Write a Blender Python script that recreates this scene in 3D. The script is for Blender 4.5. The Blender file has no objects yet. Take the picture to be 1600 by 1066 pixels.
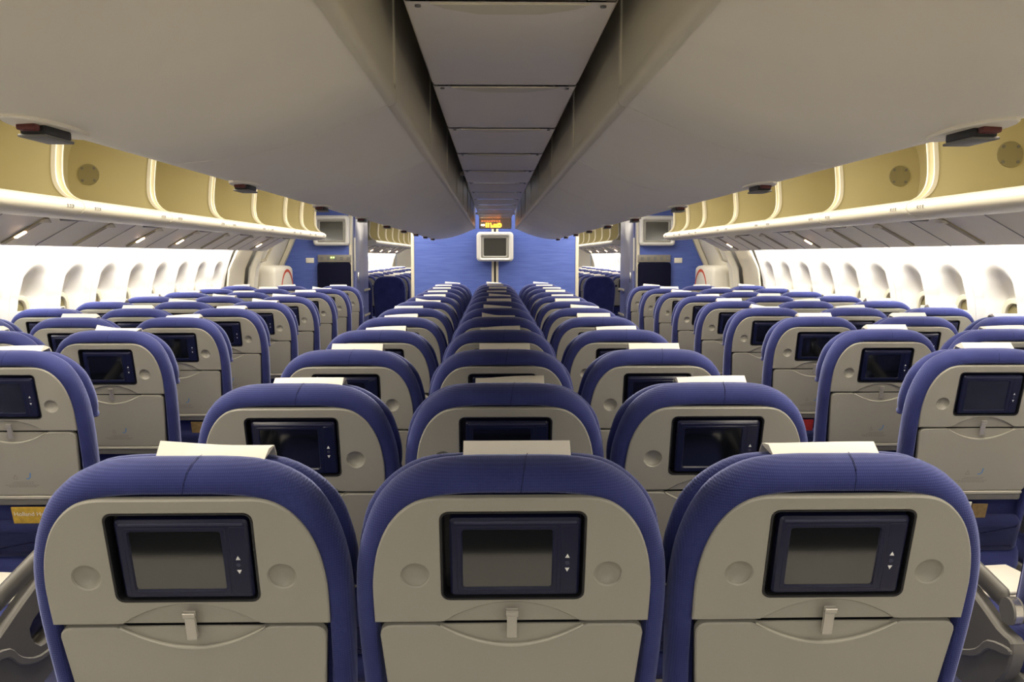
import bpy, bmesh, math, random
from mathutils import Vector, Matrix
random.seed(7)
scene = bpy.context.scene
COL = scene.collection
PI = math.pi

# ------------------------------------------------------------------ camera
F_PX = 1438.0
PITCH = math.atan(133.0 / F_PX)
YAW = math.atan(30.3 * math.cos(PITCH) / F_PX)
cam_d = bpy.data.cameras.new('camera')
cam_d.sensor_width = 36.0
cam_d.lens = 36.0 * F_PX / 1600.0
cam_d.clip_start = 0.05
cam = bpy.data.objects.new('camera', cam_d)
COL.objects.link(cam)
cam.location = (-0.029, 0.0, 1.48)
cam.rotation_euler = (PI / 2 - PITCH, 0, -YAW)
scene.camera = cam

# ------------------------------------------------------------------ world, lights, exposure
world = bpy.data.worlds.new('world')
scene.world = world
world.use_nodes = True
world.node_tree.nodes['Background'].inputs[0].default_value = (0.55, 0.62, 0.75, 1)
world.node_tree.nodes['Background'].inputs[1].default_value = 0.3
vs = scene.view_settings
vs.view_transform = 'Standard'
vs.look = 'None'
vs.gamma = 1.0
vs.use_curve_mapping = False
vs.exposure = 0.6


def area(name, loc, rot, sx, sy, power, color):
    d = bpy.data.lights.new(name, 'AREA')
    d.shape = 'RECTANGLE'
    d.size = sx
    d.size_y = sy
    d.energy = power
    d.color = color
    o = bpy.data.objects.new(name, d)
    COL.objects.link(o)
    o.location = loc
    o.rotation_euler = rot
    return o


WARM = (1.0, 0.90, 0.74)
COOL = (1.0, 0.97, 0.92)
for s in (-1, 1):
    # fluorescent strips recessed in the aisle ceiling, the whole length of the cabin
    area('aisle_ceiling_light', (s * 1.16, 6.0, 2.20), (0, 0, 0), 0.30, 11.0, 122, WARM)
    area('aisle_ceiling_light_far', (s * 1.16, 20.5, 2.20), (0, 0, 0), 0.30, 13.0, 100, WARM)
    # wash light hidden behind the service panels, shining on the side wall
    area('side_wall_wash_light', (s * 2.60, 5.25, 1.665), (0, s * math.radians(-75), 0), 0.06, 9.1, 98, COOL)
    area('side_wall_wash_light_far', (s * 2.60, 20.5, 1.665), (0, s * math.radians(-75), 0), 0.06, 13.0, 150, COOL)
# ceiling lamps of the cross aisle behind the camera, over its pale vinyl floor
for x in (-1.5, 0, 1.5):
    area('cross_aisle_ceiling_light', (x, -1.9, 2.24), (0, 0, 0), 1.1, 2.2, 17, COOL)
# ceiling lamps of the exit cross aisle in front of the partition
for x, w in ((-1.75, 0.9), (0, 1.0), (1.75, 0.9)):
    area('exit_ceiling_light', (x, 10.75, 2.24), (0, 0, 0), w, 0.8, 7, COOL)

# ------------------------------------------------------------------ materials
MATS = {}


def mat(name, color, rough=0.5, metal=0.0, spec=0.5, noise=0.0, nscale=60.0, bump=0.0, bscale=300.0, emit=None, estr=0.0, sheen=0.0, coat=0.0):
    m = bpy.data.materials.new(name)
    m.use_nodes = True
    nt = m.node_tree
    b = nt.nodes['Principled BSDF']
    b.inputs['Base Color'].default_value = (*color, 1)
    b.inputs['Roughness'].default_value = rough
    b.inputs['Metallic'].default_value = metal
    b.inputs['Specular IOR Level'].default_value = spec
    if sheen:
        b.inputs['Sheen Weight'].default_value = sheen
        b.inputs['Sheen Roughness'].default_value = 0.4
        b.inputs['Sheen Tint'].default_value = (0.55, 0.6, 1, 1)
    if coat:
        b.inputs['Coat Weight'].default_value = coat
        b.inputs['Coat Roughness'].default_value = 0.05
    if emit:
        b.inputs['Emission Color'].default_value = (*emit, 1)
        b.inputs['Emission Strength'].default_value = estr
    tc = nt.nodes.new('ShaderNodeTexCoord')
    if noise:
        n = nt.nodes.new('ShaderNodeTexNoise')
        n.inputs['Scale'].default_value = nscale
        n.inputs['Detail'].default_value = 4
        nt.links.new(tc.outputs['Object'], n.inputs['Vector'])
        r = nt.nodes.new('ShaderNodeMapRange')
        r.inputs['To Min'].default_value = 1 - noise
        r.inputs['To Max'].default_value = 1 + noise
        nt.links.new(n.outputs['Fac'], r.inputs['Value'])
        mx = nt.nodes.new('ShaderNodeVectorMath')
        mx.operation = 'SCALE'
        mx.inputs[0].default_value = color
        nt.links.new(r.outputs['Result'], mx.inputs['Scale'])
        nt.links.new(mx.outputs['Vector'], b.inputs['Base Color'])
    if bump:
        n2 = nt.nodes.new('ShaderNodeTexNoise')
        n2.inputs['Scale'].default_value = bscale
        n2.inputs['Detail'].default_value = 3
        nt.links.new(tc.outputs['Object'], n2.inputs['Vector'])
        bp = nt.nodes.new('ShaderNodeBump')
        bp.inputs['Strength'].default_value = bump
        bp.inputs['Distance'].default_value = 0.002
        nt.links.new(n2.outputs['Fac'], bp.inputs['Height'])
        nt.links.new(bp.outputs['Normal'], b.inputs['Normal'])
    MATS[name] = m
    return m


def weave(name, c1, c2, rib=900.0, axis='X', rough=0.85):
    """ribbed upholstery cloth: fine ribs crossed with a finer pick"""
    m = mat(name, c1, rough, sheen=0.5, spec=0.2)
    nt = m.node_tree
    b = nt.nodes['Principled BSDF']
    tc = nt.nodes.new('ShaderNodeTexCoord')
    hs = []
    for ax, sc in ((axis, rib), ('Z', rib * 0.8)):
        w = nt.nodes.new('ShaderNodeTexWave')
        w.wave_type = 'BANDS'
        w.bands_direction = ax
        w.inputs['Scale'].default_value = sc / 6.283 / 3.2
        w.inputs['Distortion'].default_value = 0.4
        w.inputs['Detail'].default_value = 1
        nt.links.new(tc.outputs['Object'], w.inputs['Vector'])
        hs.append(w)
    mul = nt.nodes.new('ShaderNodeMath')
    mul.operation = 'MULTIPLY'
    nt.links.new(hs[0].outputs['Fac'], mul.inputs[0])
    nt.links.new(hs[1].outputs['Fac'], mul.inputs[1])
    n = nt.nodes.new('ShaderNodeTexNoise')
    n.inputs['Scale'].default_value = 9
    nt.links.new(tc.outputs['Object'], n.inputs['Vector'])
    ad = nt.nodes.new('ShaderNodeMath')
    ad.operation = 'MULTIPLY_ADD'
    nt.links.new(mul.outputs[0], ad.inputs[0])
    ad.inputs[1].default_value = 0.65
    nt.links.new(n.outputs['Fac'], ad.inputs[2])
    mix = nt.nodes.new('ShaderNodeMix')
    mix.data_type = 'RGBA'
    mix.inputs['A'].default_value = (*c1, 1)
    mix.inputs['B'].default_value = (*c2, 1)
    nt.links.new(ad.outputs[0], mix.inputs['Factor'])
    nt.links.new(mix.outputs['Result'], b.inputs['Base Color'])
    bp = nt.nodes.new('ShaderNodeBump')
    bp.inputs['Strength'].default_value = 0.35
    bp.inputs['Distance'].default_value = 0.0015
    nt.links.new(mul.outputs[0], bp.inputs['Height'])
    nt.links.new(bp.outputs['Normal'], b.inputs['Normal'])
    return m


weave('blue_cloth', (0.013, 0.0165, 0.082), (0.038, 0.048, 0.185), rib=2000)
weave('navy_cloth', (0.006, 0.008, 0.040), (0.012, 0.016, 0.075), rib=2000)
weave('carpet', (0.02, 0.028, 0.09), (0.15, 0.16, 0.28), rib=500)
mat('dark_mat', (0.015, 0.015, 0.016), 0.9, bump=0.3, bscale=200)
mat('vinyl', (0.62, 0.60, 0.55), 0.4, noise=0.05, nscale=20)
mat('grey_shell', (0.315, 0.302, 0.258), 0.42, noise=0.05, nscale=400, bump=0.08, bscale=900)
mat('grey_shell_rim', (0.44, 0.42, 0.355), 0.4)
mat('dark_grey', (0.16, 0.155, 0.145), 0.45)
mat('arm_grey', (0.135, 0.13, 0.12), 0.5, noise=0.05)
mat('black', (0.006, 0.006, 0.008), 0.5)
mat('navy_plastic', (0.007, 0.009, 0.034), 0.30, spec=0.35)
mat('navy_plastic_edge', (0.03, 0.032, 0.07), 0.3)
mat('screen', (0.004, 0.005, 0.007), 0.06, spec=1.0)
mat('white_print', (0.8, 0.8, 0.78), 0.5)
mat('blue_print', (0.10, 0.22, 0.50), 0.5)
mat('grey_print', (0.20, 0.19, 0.17), 0.5)
mat('chrome', (0.75, 0.73, 0.70), 0.25, metal=1.0)
mat('latch_metal', (0.46, 0.44, 0.40), 0.32, metal=0.6)
mat('paper', (0.84, 0.80, 0.72), 0.8, noise=0.03, nscale=30)
mat('bin_shell', (0.84, 0.785, 0.645), 0.42, noise=0.03, nscale=8, bump=0.15, bscale=500)
mat('bin_trim', (0.62, 0.57, 0.43), 0.4)
mat('bin_inside', (0.50, 0.445, 0.25), 0.5, noise=0.03, nscale=6)
mat('vent', (0.30, 0.27, 0.16), 0.35, metal=0.4)
mat('bin_lip', (0.74, 0.70, 0.58), 0.35)
mat('ceiling_panel', (0.76, 0.70, 0.60), 0.38, noise=0.04, nscale=14)
mat('cavity_shade', (0.03, 0.028, 0.025), 0.9)
mat('ceiling_white', (0.75, 0.73, 0.68), 0.7)
mat('side_wall', (0.76, 0.73, 0.67), 0.55, noise=0.015, nscale=20)
mat('cream', (0.66, 0.60, 0.46), 0.5, noise=0.03, nscale=10)
mat('door_white', (0.70, 0.66, 0.55), 0.5)
mat('service_panel', (0.88, 0.83, 0.69), 0.5, noise=0.02, nscale=15)
mat('service_groove', (0.36, 0.31, 0.19), 0.5)
mat('shade', (0.20, 0.165, 0.07), 0.5)
mat('pane', (0.12, 0.085, 0.03), 0.15, noise=0.6, nscale=12)
mat('red', (0.55, 0.08, 0.03), 0.5)
mat('dark_red', (0.10, 0.015, 0.012), 0.5)
mat('monitor_case', (0.62, 0.60, 0.55), 0.45)
mat('monitor_glass', (0.035, 0.034, 0.028), 0.18, coat=0.3)
mat('lavender_door', (0.20, 0.23, 0.48), 0.35)
mat('jump_seat', (0.004, 0.004, 0.016), 0.8, spec=0.1)
mat('panel_metal', (0.22, 0.20, 0.16), 0.4)
mat('lamp', (1, 0.8, 0.6), 0.5, emit=(1.0, 0.62, 0.38), estr=12)
mat('led_green', (0.1, 0.9, 0.2), 0.5, emit=(0.5, 1.0, 0.1), estr=6)
mat('sign_orange', (1, 0.5, 0.1), 0.5, emit=(1.0, 0.42, 0.03), estr=3.0)
mat('sign_red', (1, 0.3, 0.1), 0.5, emit=(1.0, 0.22, 0.06), estr=1.0)
mat('sign_white', (1, 0.9, 0.8), 0.5, emit=(1.0, 0.85, 0.5), estr=5)
mat('mag_yellow', (0.55, 0.36, 0.05), 0.4, noise=0.5, nscale=70)
mat('mag_brown', (0.22, 0.15, 0.06), 0.4, noise=0.6, nscale=90)
mat('mag_red', (0.35, 0.03, 0.03), 0.4, noise=0.5, nscale=70)


def wall_blue():
    m = mat('blue_wall', (0.075, 0.125, 0.42), 0.55)
    nt = m.node_tree
    b = nt.nodes['Principled BSDF']
    tc = nt.nodes.new('ShaderNodeTexCoord')
    mp = nt.nodes.new('ShaderNodeMapping')
    mp.inputs['Scale'].default_value = (2.0, 2.0, 60.0)
    nt.links.new(tc.outputs['Object'], mp.inputs['Vector'])
    n = nt.nodes.new('ShaderNodeTexNoise')
    n.inputs['Scale'].default_value = 2.0
    n.inputs['Detail'].default_value = 5
    nt.links.new(mp.outputs['Vector'], n.inputs['Vector'])
    cr = nt.nodes.new('ShaderNodeValToRGB')
    cr.color_ramp.elements[0].color = (0.055, 0.095, 0.36, 1)
    cr.color_ramp.elements[0].position = 0.3
    cr.color_ramp.elements[1].color = (0.10, 0.155, 0.48, 1)
    cr.color_ramp.elements[1].position = 0.7
    nt.links.new(n.outputs['Fac'], cr.inputs['Fac'])
    nt.links.new(cr.outputs['Color'], b.inputs['Base Color'])


wall_blue()


# ------------------------------------------------------------------ mesh helpers
def finish(bm, name, smooth=None):
    bmesh.ops.recalc_face_normals(bm, faces=bm.faces[:])
    me = bpy.data.meshes.new(name)
    bm.to_mesh(me)
    bm.free()
    if smooth is not None:
        me.polygons.foreach_set('use_smooth', [True] * len(me.polygons))
        if smooth < 180:
            try:
                me.set_sharp_from_angle(angle=math.radians(smooth))
            except Exception:
                pass
    return me


def link(name, me, m, parent=None):
    if isinstance(m, str):
        m = MATS[m]
    if me is not None and m is not None and not me.materials:
        me.materials.append(m)
    o = bpy.data.objects.new(name, me)
    COL.objects.link(o)
    if parent is not None:
        o.parent = parent
    return o


def thing(name, label, cat, loc=(0, 0, 0), group=None, rz=0):
    o = bpy.data.objects.new(name, None)
    o.empty_display_size = 0.1
    COL.objects.link(o)
    o.location = loc
    o.rotation_euler = (0, 0, rz)
    o['label'] = label
    o['category'] = cat
    if group:
        o['group'] = group
    return o


def struct(o, label=None, cat=None):
    o['kind'] = 'structure'
    if label:
        o['label'] = label
    if cat:
        o['category'] = cat
    return o


def tag(o, label, cat, group=None):
    o['label'] = label
    o['category'] = cat
    if group:
        o['group'] = group
    return o


def box(bm, x0, x1, y0, y1, z0, z1, bev=0.0):
    r = bmesh.ops.create_cube(bm, size=1.0)
    vv = r['verts']
    for v in vv:
        v.co = Vector((x0 + (v.co.x + .5) * (x1 - x0), y0 + (v.co.y + .5) * (y1 - y0), z0 + (v.co.z + .5) * (z1 - z0)))
    if bev > 0:
        es = list({e for v in vv for e in v.link_edges})
        bmesh.ops.bevel(bm, geom=es, offset=bev, segments=2, affect='EDGES', profile=0.5)
    return vv


def box_me(name, *a, bev=0.0, smooth=None):
    bm = bmesh.new()
    box(bm, *a, bev=bev)
    return finish(bm, name, smooth if smooth is not None else (40 if bev else None))


def cyl(bm, c, r, depth, axis='X', seg=20, r2=None):
    rr = bmesh.ops.create_cone(bm, cap_ends=True, segments=seg, radius1=r, radius2=r if r2 is None else r2, depth=depth)
    M = {'X': Matrix.Rotation(PI / 2, 4, 'Y'), 'Y': Matrix.Rotation(PI / 2, 4, 'X'), 'Z': Matrix.Identity(4)}[axis]
    bmesh.ops.transform(bm, matrix=Matrix.Translation(c) @ M, verts=rr['verts'])


def catmull(pts, n=5, closed=False):
    out = []
    N = len(pts)
    for i in range(N if closed else N - 1):
        p1, p2 = pts[i], pts[(i + 1) % N]
        p0 = pts[(i - 1) % N] if (closed or i > 0) else p1
        p3 = pts[(i + 2) % N] if (closed or i + 2 < N) else p2
        for k in range(n):
            t = k / n
            out.append(tuple(0.5 * (2 * b + (c - a) * t + (2 * a - 5 * b + 4 * c - d) * t * t + (3 * b - a - 3 * c + d) * t ** 3)
                             for a, b, c, d in zip(p0, p1, p2, p3)))
    if not closed:
        out.append(tuple(pts[-1]))
    return out


def offset_loop(lp, d):
    """move a closed 2D loop inwards by d (loop given counter-clockwise or clockwise)"""
    n = len(lp)
    A = sum(lp[i][0] * lp[(i + 1) % n][1] - lp[(i + 1) % n][0] * lp[i][1] for i in range(n))
    s = 1 if A > 0 else -1
    out = []
    for i in range(n):
        a, b, c = Vector(lp[i - 1][:2]), Vector(lp[i][:2]), Vector(lp[(i + 1) % n][:2])
        e1 = (b - a).normalized() if (b - a).length > 1e-9 else Vector((0, 0))
        e2 = (c - b).normalized() if (c - b).length > 1e-9 else Vector((0, 0))
        n1, n2 = Vector((-e1.y, e1.x)), Vector((-e2.y, e2.x))
        m = n1 + n2
        if m.length < 1e-6:
            m = n1
        m.normalize()
        k = max(0.5, m.dot(n1))
        q = b + m * (s * d / k)
        out.append((q.x, q.y))
    return out


def rrect(x0, x1, y0, y1, r, seg=4):
    out = []
    for cx_, cy_, a0 in ((x1 - r, y1 - r, 0), (x0 + r, y1 - r, 90), (x0 + r, y0 + r, 180), (x1 - r, y0 + r, 270)):
        for k in range(seg + 1):
            a = math.radians(a0 + 90 * k / seg)
            out.append((cx_ + r * math.cos(a), cy_ + r * math.sin(a)))
    return out


def circle(cx_, cy_, r, n=20):
    return [(cx_ + r * math.cos(2 * PI * k / n), cy_ + r * math.sin(2 * PI * k / n)) for k in range(n)]


def plate(P, outer, holes, n0, th, bev=0.002, name='plate'):
    """flat plate with holes; P(u,v,n)->xyz; front at n0, back at n0-th, bevelled rim"""
    bm = bmesh.new()

    def ring(lp, n):
        return [bm.verts.new(P(u, v, n)) for u, v in lp]

    def edges(vs_):
        return [bm.edges.new((vs_[i], vs_[(i + 1) % len(vs_)])) for i in range(len(vs_))]

    def skirt(a, b):
        for i in range(len(a)):
            j = (i + 1) % len(a)
            bm.faces.new((a[i], a[j], b[j], b[i]))
    es = []
    for lp, sg in [(outer, 1)] + [(h, -1) for h in holes]:
        top = ring(offset_loop(lp, sg * bev), n0)
        es += edges(top)
        mid = ring(lp, n0 - bev)
        bot = ring(lp, n0 - th)
        skirt(top, mid)
        skirt(mid, bot)
    r = bmesh.ops.triangle_fill(bm, use_beauty=True, use_dissolve=False, edges=es)
    return finish(bm, name, 35)


def loft(rings, name, cap0=True, cap1=True, smooth=60):
    bm = bmesh.new()
    V = [[bm.verts.new(p) for p in r] for r in rings]
    for a, b in zip(V[:-1], V[1:]):
        for i in range(len(a)):
            j = (i + 1) % len(a)
            bm.faces.new((a[i], a[j], b[j], b[i]))
    if cap0:
        bm.faces.new(V[0])
    if cap1:
        bm.faces.new(V[-1])
    return finish(bm, name, smooth)


def sweep_profile(prof, y0, y1, name, thick=0.0, smooth=50, ny=1):
    """open profile [(x,z)] extruded along Y; optional thickness inwards (+normal)"""
    bm = bmesh.new()
    loop = list(prof)
    if thick:
        off = []
        n = len(prof)
        for i in range(n):
            a = Vector(prof[max(i - 1, 0)])
            c = Vector(prof[min(i + 1, n - 1)])
            t = (c - a).normalized()
            off.append((prof[i][0] - t.y * thick, prof[i][1] + t.x * thick))
        loop = list(prof) + off[::-1]
    rows = []
    for k in range(ny + 1):
        y = y0 + (y1 - y0) * k / ny
        rows.append([bm.verts.new((x, y, z)) for x, z in loop])
    m = len(loop)
    for a, b in zip(rows[:-1], rows[1:]):
        for i in range(m if thick else m - 1):
            j = (i + 1) % m
            bm.faces.new((a[i], a[j], b[j], b[i]))
    if thick:
        bm.faces.new(rows[0])
        bm.faces.new(rows[-1])
    return finish(bm, name, smooth)


def text_mesh(s, size, name):
    c = bpy.data.curves.new(name, 'FONT')
    c.body = s
    c.size = size
    c.extrude = 0.0002
    o = bpy.data.objects.new(name, c)
    COL.objects.link(o)
    bpy.context.view_layer.update()
    dg = bpy.context.evaluated_depsgraph_get()
    me = bpy.data.meshes.new_from_object(o.evaluated_get(dg))
    bpy.data.objects.remove(o)
    me.name = name
    return me


def xform(me, M):
    me.transform(M)
    return me


ORD = ['first', 'second', 'third', 'fourth', 'fifth', 'sixth', 'seventh', 'eighth', 'ninth', 'tenth', 'eleventh', 'twelfth',
       'thirteenth', 'fourteenth', 'fifteenth', 'sixteenth', 'seventeenth', 'eighteenth']
SIDE = {-1: 'left', 1: 'right'}

# ------------------------------------------------------------------ setting: floor, ceiling, end walls
YB, YE = -4.0, 28.6
struct(link('floor', box_me('floor', -3.0, 3.0, 1.15, YE, -0.05, 0.0), 'carpet'), 'dark blue speckled cabin carpet', 'floor')
struct(link('floor_entry', box_me('floor_entry', -3.0, 3.0, YB, 1.15, -0.05, 0.0), 'vinyl'), 'pale vinyl floor of the cross aisle', 'floor')
ceiling = struct(link('ceiling', box_me('ceiling', -3.0, 3.0, YB, YE, 2.26, 2.32), 'ceiling_white'), 'cabin ceiling above the bins', 'ceiling')
mt = link('door_mat', box_me('door_mat', -1.5, 1.5, -1.3, 0.50, 0.0, 0.008, bev=0.002), 'dark_mat')  # unseen mat added to darken the upper part of the screen reflections
tag(mt, 'added dark mat behind the camera that darkens the nearest screen reflections', 'mat')
struct(link('wall_back', box_me('wall_back', -3.0, 3.0, YB - 0.06, YB, 0, 2.32), 'side_wall'))
struct(link('wall_far', box_me('wall_far', -3.0, 3.0, YE, YE + 0.06, 0, 2.32), 'side_wall'))


# ---- side walls: moulded panels with window scoops
def sm(a, b, x):
    t = min(1, max(0, (x - a) / (b - a)))
    return t * t * (3 - 2 * t)


WALL_PROF = [(2.62, 1.78), (2.70, 1.66), (2.755, 1.56), (2.79, 1.48), (2.83, 1.36), (2.865, 1.22), (2.885, 1.05), (2.895, 0.85), (2.89, 0.6), (2.87, 0.3), (2.84, 0.0)]


def wall_x(z):
    for (xa, za), (xb, zb) in zip(WALL_PROF[:-1], WALL_PROF[1:]):
        if zb <= z <= za:
            return xa + (xb - xa) * (za - z) / (za - zb)
    return WALL_PROF[-1][0] if z < 0.3 else WALL_PROF[0][0]


PAN = 1.09
WIN_OFF = (0.272, 0.818)


def scoop(y, z):
    d = 0.0
    for c in WIN_OFF:
        hw = 0.165 + 0.02 * (1.48 - z)
        # arched top
        dz = 1.485 - z
        if dz <= 0:
            continue
        w = hw * math.sqrt(max(0.0, 1 - max(0.0, (0.13 - dz) / 0.13) ** 2))
        e = w - abs(y - c)
        if e <= 0:
            continue
        lowfade = 1 - sm(0.95, 0.72, z) if z < 0.95 else 1
        edge = sm(0, 0.012, e)
        deep = sm(0.0, 0.15 - 0.105 * sm(0.08, 0.27, dz), e)
        d = max(d, (0.007 * edge + 0.115 * deep * sm(0.02, 0.27, dz)) * (1 - sm(0.0, 0.2, 0.86 - z)))
    return d


def wall_panel_mesh():
    bm = bmesh.new()
    ys = [0.003 + (PAN - 0.006) * i / 64 for i in range(65)]
    zs = [1.78, 1.70, 1.62, 1.56, 1.53, 1.51] + [1.495 - 0.0125 * k for k in range(56)] + [0.72, 0.6, 0.3, 0.0]
    G = [[bm.verts.new((wall_x(z) + scoop(y, z), y, z)) for y in ys] for z in zs]
    for a, b in zip(G[:-1], G[1:]):
        for i in range(len(ys) - 1):
            bm.faces.new((a[i], a[i + 1], b[i + 1], b[i]))
    # returned side edges so that the joints read as grooves
    for col in (0, -1):
        prev = None
        for row in G:
            v = row[col]
            w = bm.verts.new((v.co.x + 0.02, v.co.y, v.co.z))
            if prev:
                bm.faces.new((prev[0], v, w, prev[1]))
            prev = (v, w)
    return finish(bm, 'side_wall_panel', 60)


def mirror_me(me, name):
    m2 = me.copy()
    m2.name = name
    m2.transform(Matrix.Scale(-1, 4, (1, 0, 0)))
    m2.flip_normals()
    return m2


PANEL = {1: wall_panel_mesh()}
PANEL[1].materials.append(MATS['side_wall'])
PANEL[-1] = mirror_me(PANEL[1], 'side_wall_panel_l')


def win_meshes():
    # window frame ring, pane and half drawn shade in the scoop; local origin at window centre (y), absolute x and z
    def P(u, v, n):
        return (wall_x(v) + 0.088 - n, u, v)
    X = 2.868 + 0.112
    def Q(u, v, n):
        return (X - n + (1.05 - v) * 0.05, u, v)
    out = rrect(-0.150, 0.150, 0.82, 1.235, 0.10, 6)
    inn = rrect(-0.118, 0.118, 0.85, 1.205, 0.09, 6)
    fr = plate(Q, out, [inn], 0.016, 0.03, 0.004, 'window_frame')
    pn = plate(Q, offset_loop(inn, -0.004), [], -0.008, 0.004, 0.0005, 'window_pane')
    sh_lp = [p for p in offset_loop(inn, -0.002)]
    cut = 1.125
    sh_lp = [(u, max(v, cut)) for u, v in sh_lp]
    sh2 = []
    for p in sh_lp:
        if not sh2 or (abs(p[0] - sh2[-1][0]) + abs(p[1] - sh2[-1][1])) > 1e-4:
            sh2.append(p)
    sh = plate(Q, sh2, [], -0.002, 0.004, 0.0005, 'window_shade')
    bm = bmesh.new()
    box(bm, X - 0.012, X + 0.002, -0.105, 0.105, cut - 0.012, cut + 0.012, 0.004)
    ln = finish(bm, 'shade_handle', 40)
    return fr, pn, sh, ln


WINM = {1: win_meshes()}
for me_, mm in zip(WINM[1], ('bin_trim', 'pane', 'shade', 'bin_lip')):
    me_.materials.append(MATS[mm])
WINM[-1] = tuple(mirror_me(m_, m_.name + '_l') for m_ in WINM[1])

PANEL_STARTS = [8.735 - PAN * k for k in range(12)][::-1]
PANEL_STARTS2 = [14.2 + PAN * k for k in range(11)]
wn = 0
for s in (-1, 1):
    wall = struct(bpy.data.objects.new('wall_' + SIDE[s], None))
    COL.objects.link(wall)
    wall['label'] = 'white moulded cabin side wall with window scoops, %s side' % SIDE[s]
    wall['category'] = 'wall'
    for y0 in PANEL_STARTS + PANEL_STARTS2:
        o = link('side_wall_panel', PANEL[s], None, wall)
        o.location = (0, y0, 0)
    # outer skin closes the wall behind the panels
    x = s * 3.02
    link('outer_skin', box_me('outer_skin', min(x, x + s * .05), max(x, x + s * .05), YB, YE, 0, 2.32), 'cream', wall)
    for y0 in PANEL_STARTS + PANEL_STARTS2[:9]:
        if y0 < 2.0:
            continue
        for c in WIN_OFF:
            wn += 1
            w = bpy.data.objects.new('window_%d' % wn, None)
            COL.objects.link(w)
            w.location = (0, y0 + c, 0)
            struct(w)
            for me_, nm in zip(WINM[s], ('window_frame', 'window_pane', 'window_shade', 'shade_handle')):
                link(nm, me_, None, w)

# ---- service panels under the outboard bins
SP_PROF = [(1.985, 1.664), (2.10, 1.676), (2.23, 1.684), (2.27, 1.672), (2.38, 1.612), (2.495, 1.548), (2.512, 1.534), (2.520, 1.538), (2.522, 1.56)]


def sp_meshes(s):
    pr = [(s * x, z) for x, z in SP_PROF]
    if s < 0:
        pass
    body = sweep_profile(pr, 0.0, 0.79, 'service_body')
    off = [(s * (x - 0.008), z - 0.007) for x, z in SP_PROF[3:6]]
    bar = sweep_profile(off, 0.012, 0.056, 'service_bar', thick=0.008 * s)
    groove = sweep_profile([(s * (x - 0.003), z - 0.003) for x, z in SP_PROF[3:7]], 0.40, 0.408, 'service_groove', thick=0.003 * s)
    bm = bmesh.new()
    box(bm, -0.030, 0.030, 0.024, 0.048, -0.006, 0.006, 0.003)
    bmesh.ops.transform(bm, matrix=Matrix.Translation((s * 2.402, 0, 1.587)) @ Matrix.Rotation(s * math.radians(30), 4, 'Y'), verts=bm.verts[:])
    lamp = finish(bm, 'reading_light', 40)
    bm = bmesh.new()
    cyl(bm, (s * 2.275, 0.036, 1.655), 0.030, 0.02, 'Z', 16, 0.022)
    knob = finish(bm, 'bar_cap', 40)
    return body, bar, groove, lamp, knob


for s in (-1, 1):
    M_ = sp_meshes(s)
    for me_, mm in zip(M_, ('service_panel', 'service_groove', 'grey_shell', 'lamp', 'bin_lip')):
        me_.materials.append(MATS[mm])
    k = 0
    ys = [4.67 + 0.79 * i for i in range(-5, 7)] + [14.2 + .79 * i for i in range(13)]
    for i, y0 in enumerate(ys):
        near = i <= 11
        lab = ('%s service panel from the lavatory wall above %s window seats' % (ORD[11 - i], SIDE[s])) if near else \
              ('distant service panel in the next cabin, %s side, %s from the lavatory' % (SIDE[s], ORD[i - 12]))
        t = thing('service_panel', 'beige ' + lab, 'service panel', (0, y0, 0), 'beige service panels under the overhead bins')
        link('panel_body', M_[0], None, t)
        link('light_bar', M_[1], None, t)
        link('panel_groove', M_[2], None, t)
        link('bar_cap', M_[4], None, t)
        if (near and (i - 5) in ((0, 2, 3, 6) if s < 0 else (3, 6, -1))) or (not near and i % 2):
            link('reading_light', M_[3], None, t)


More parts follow.
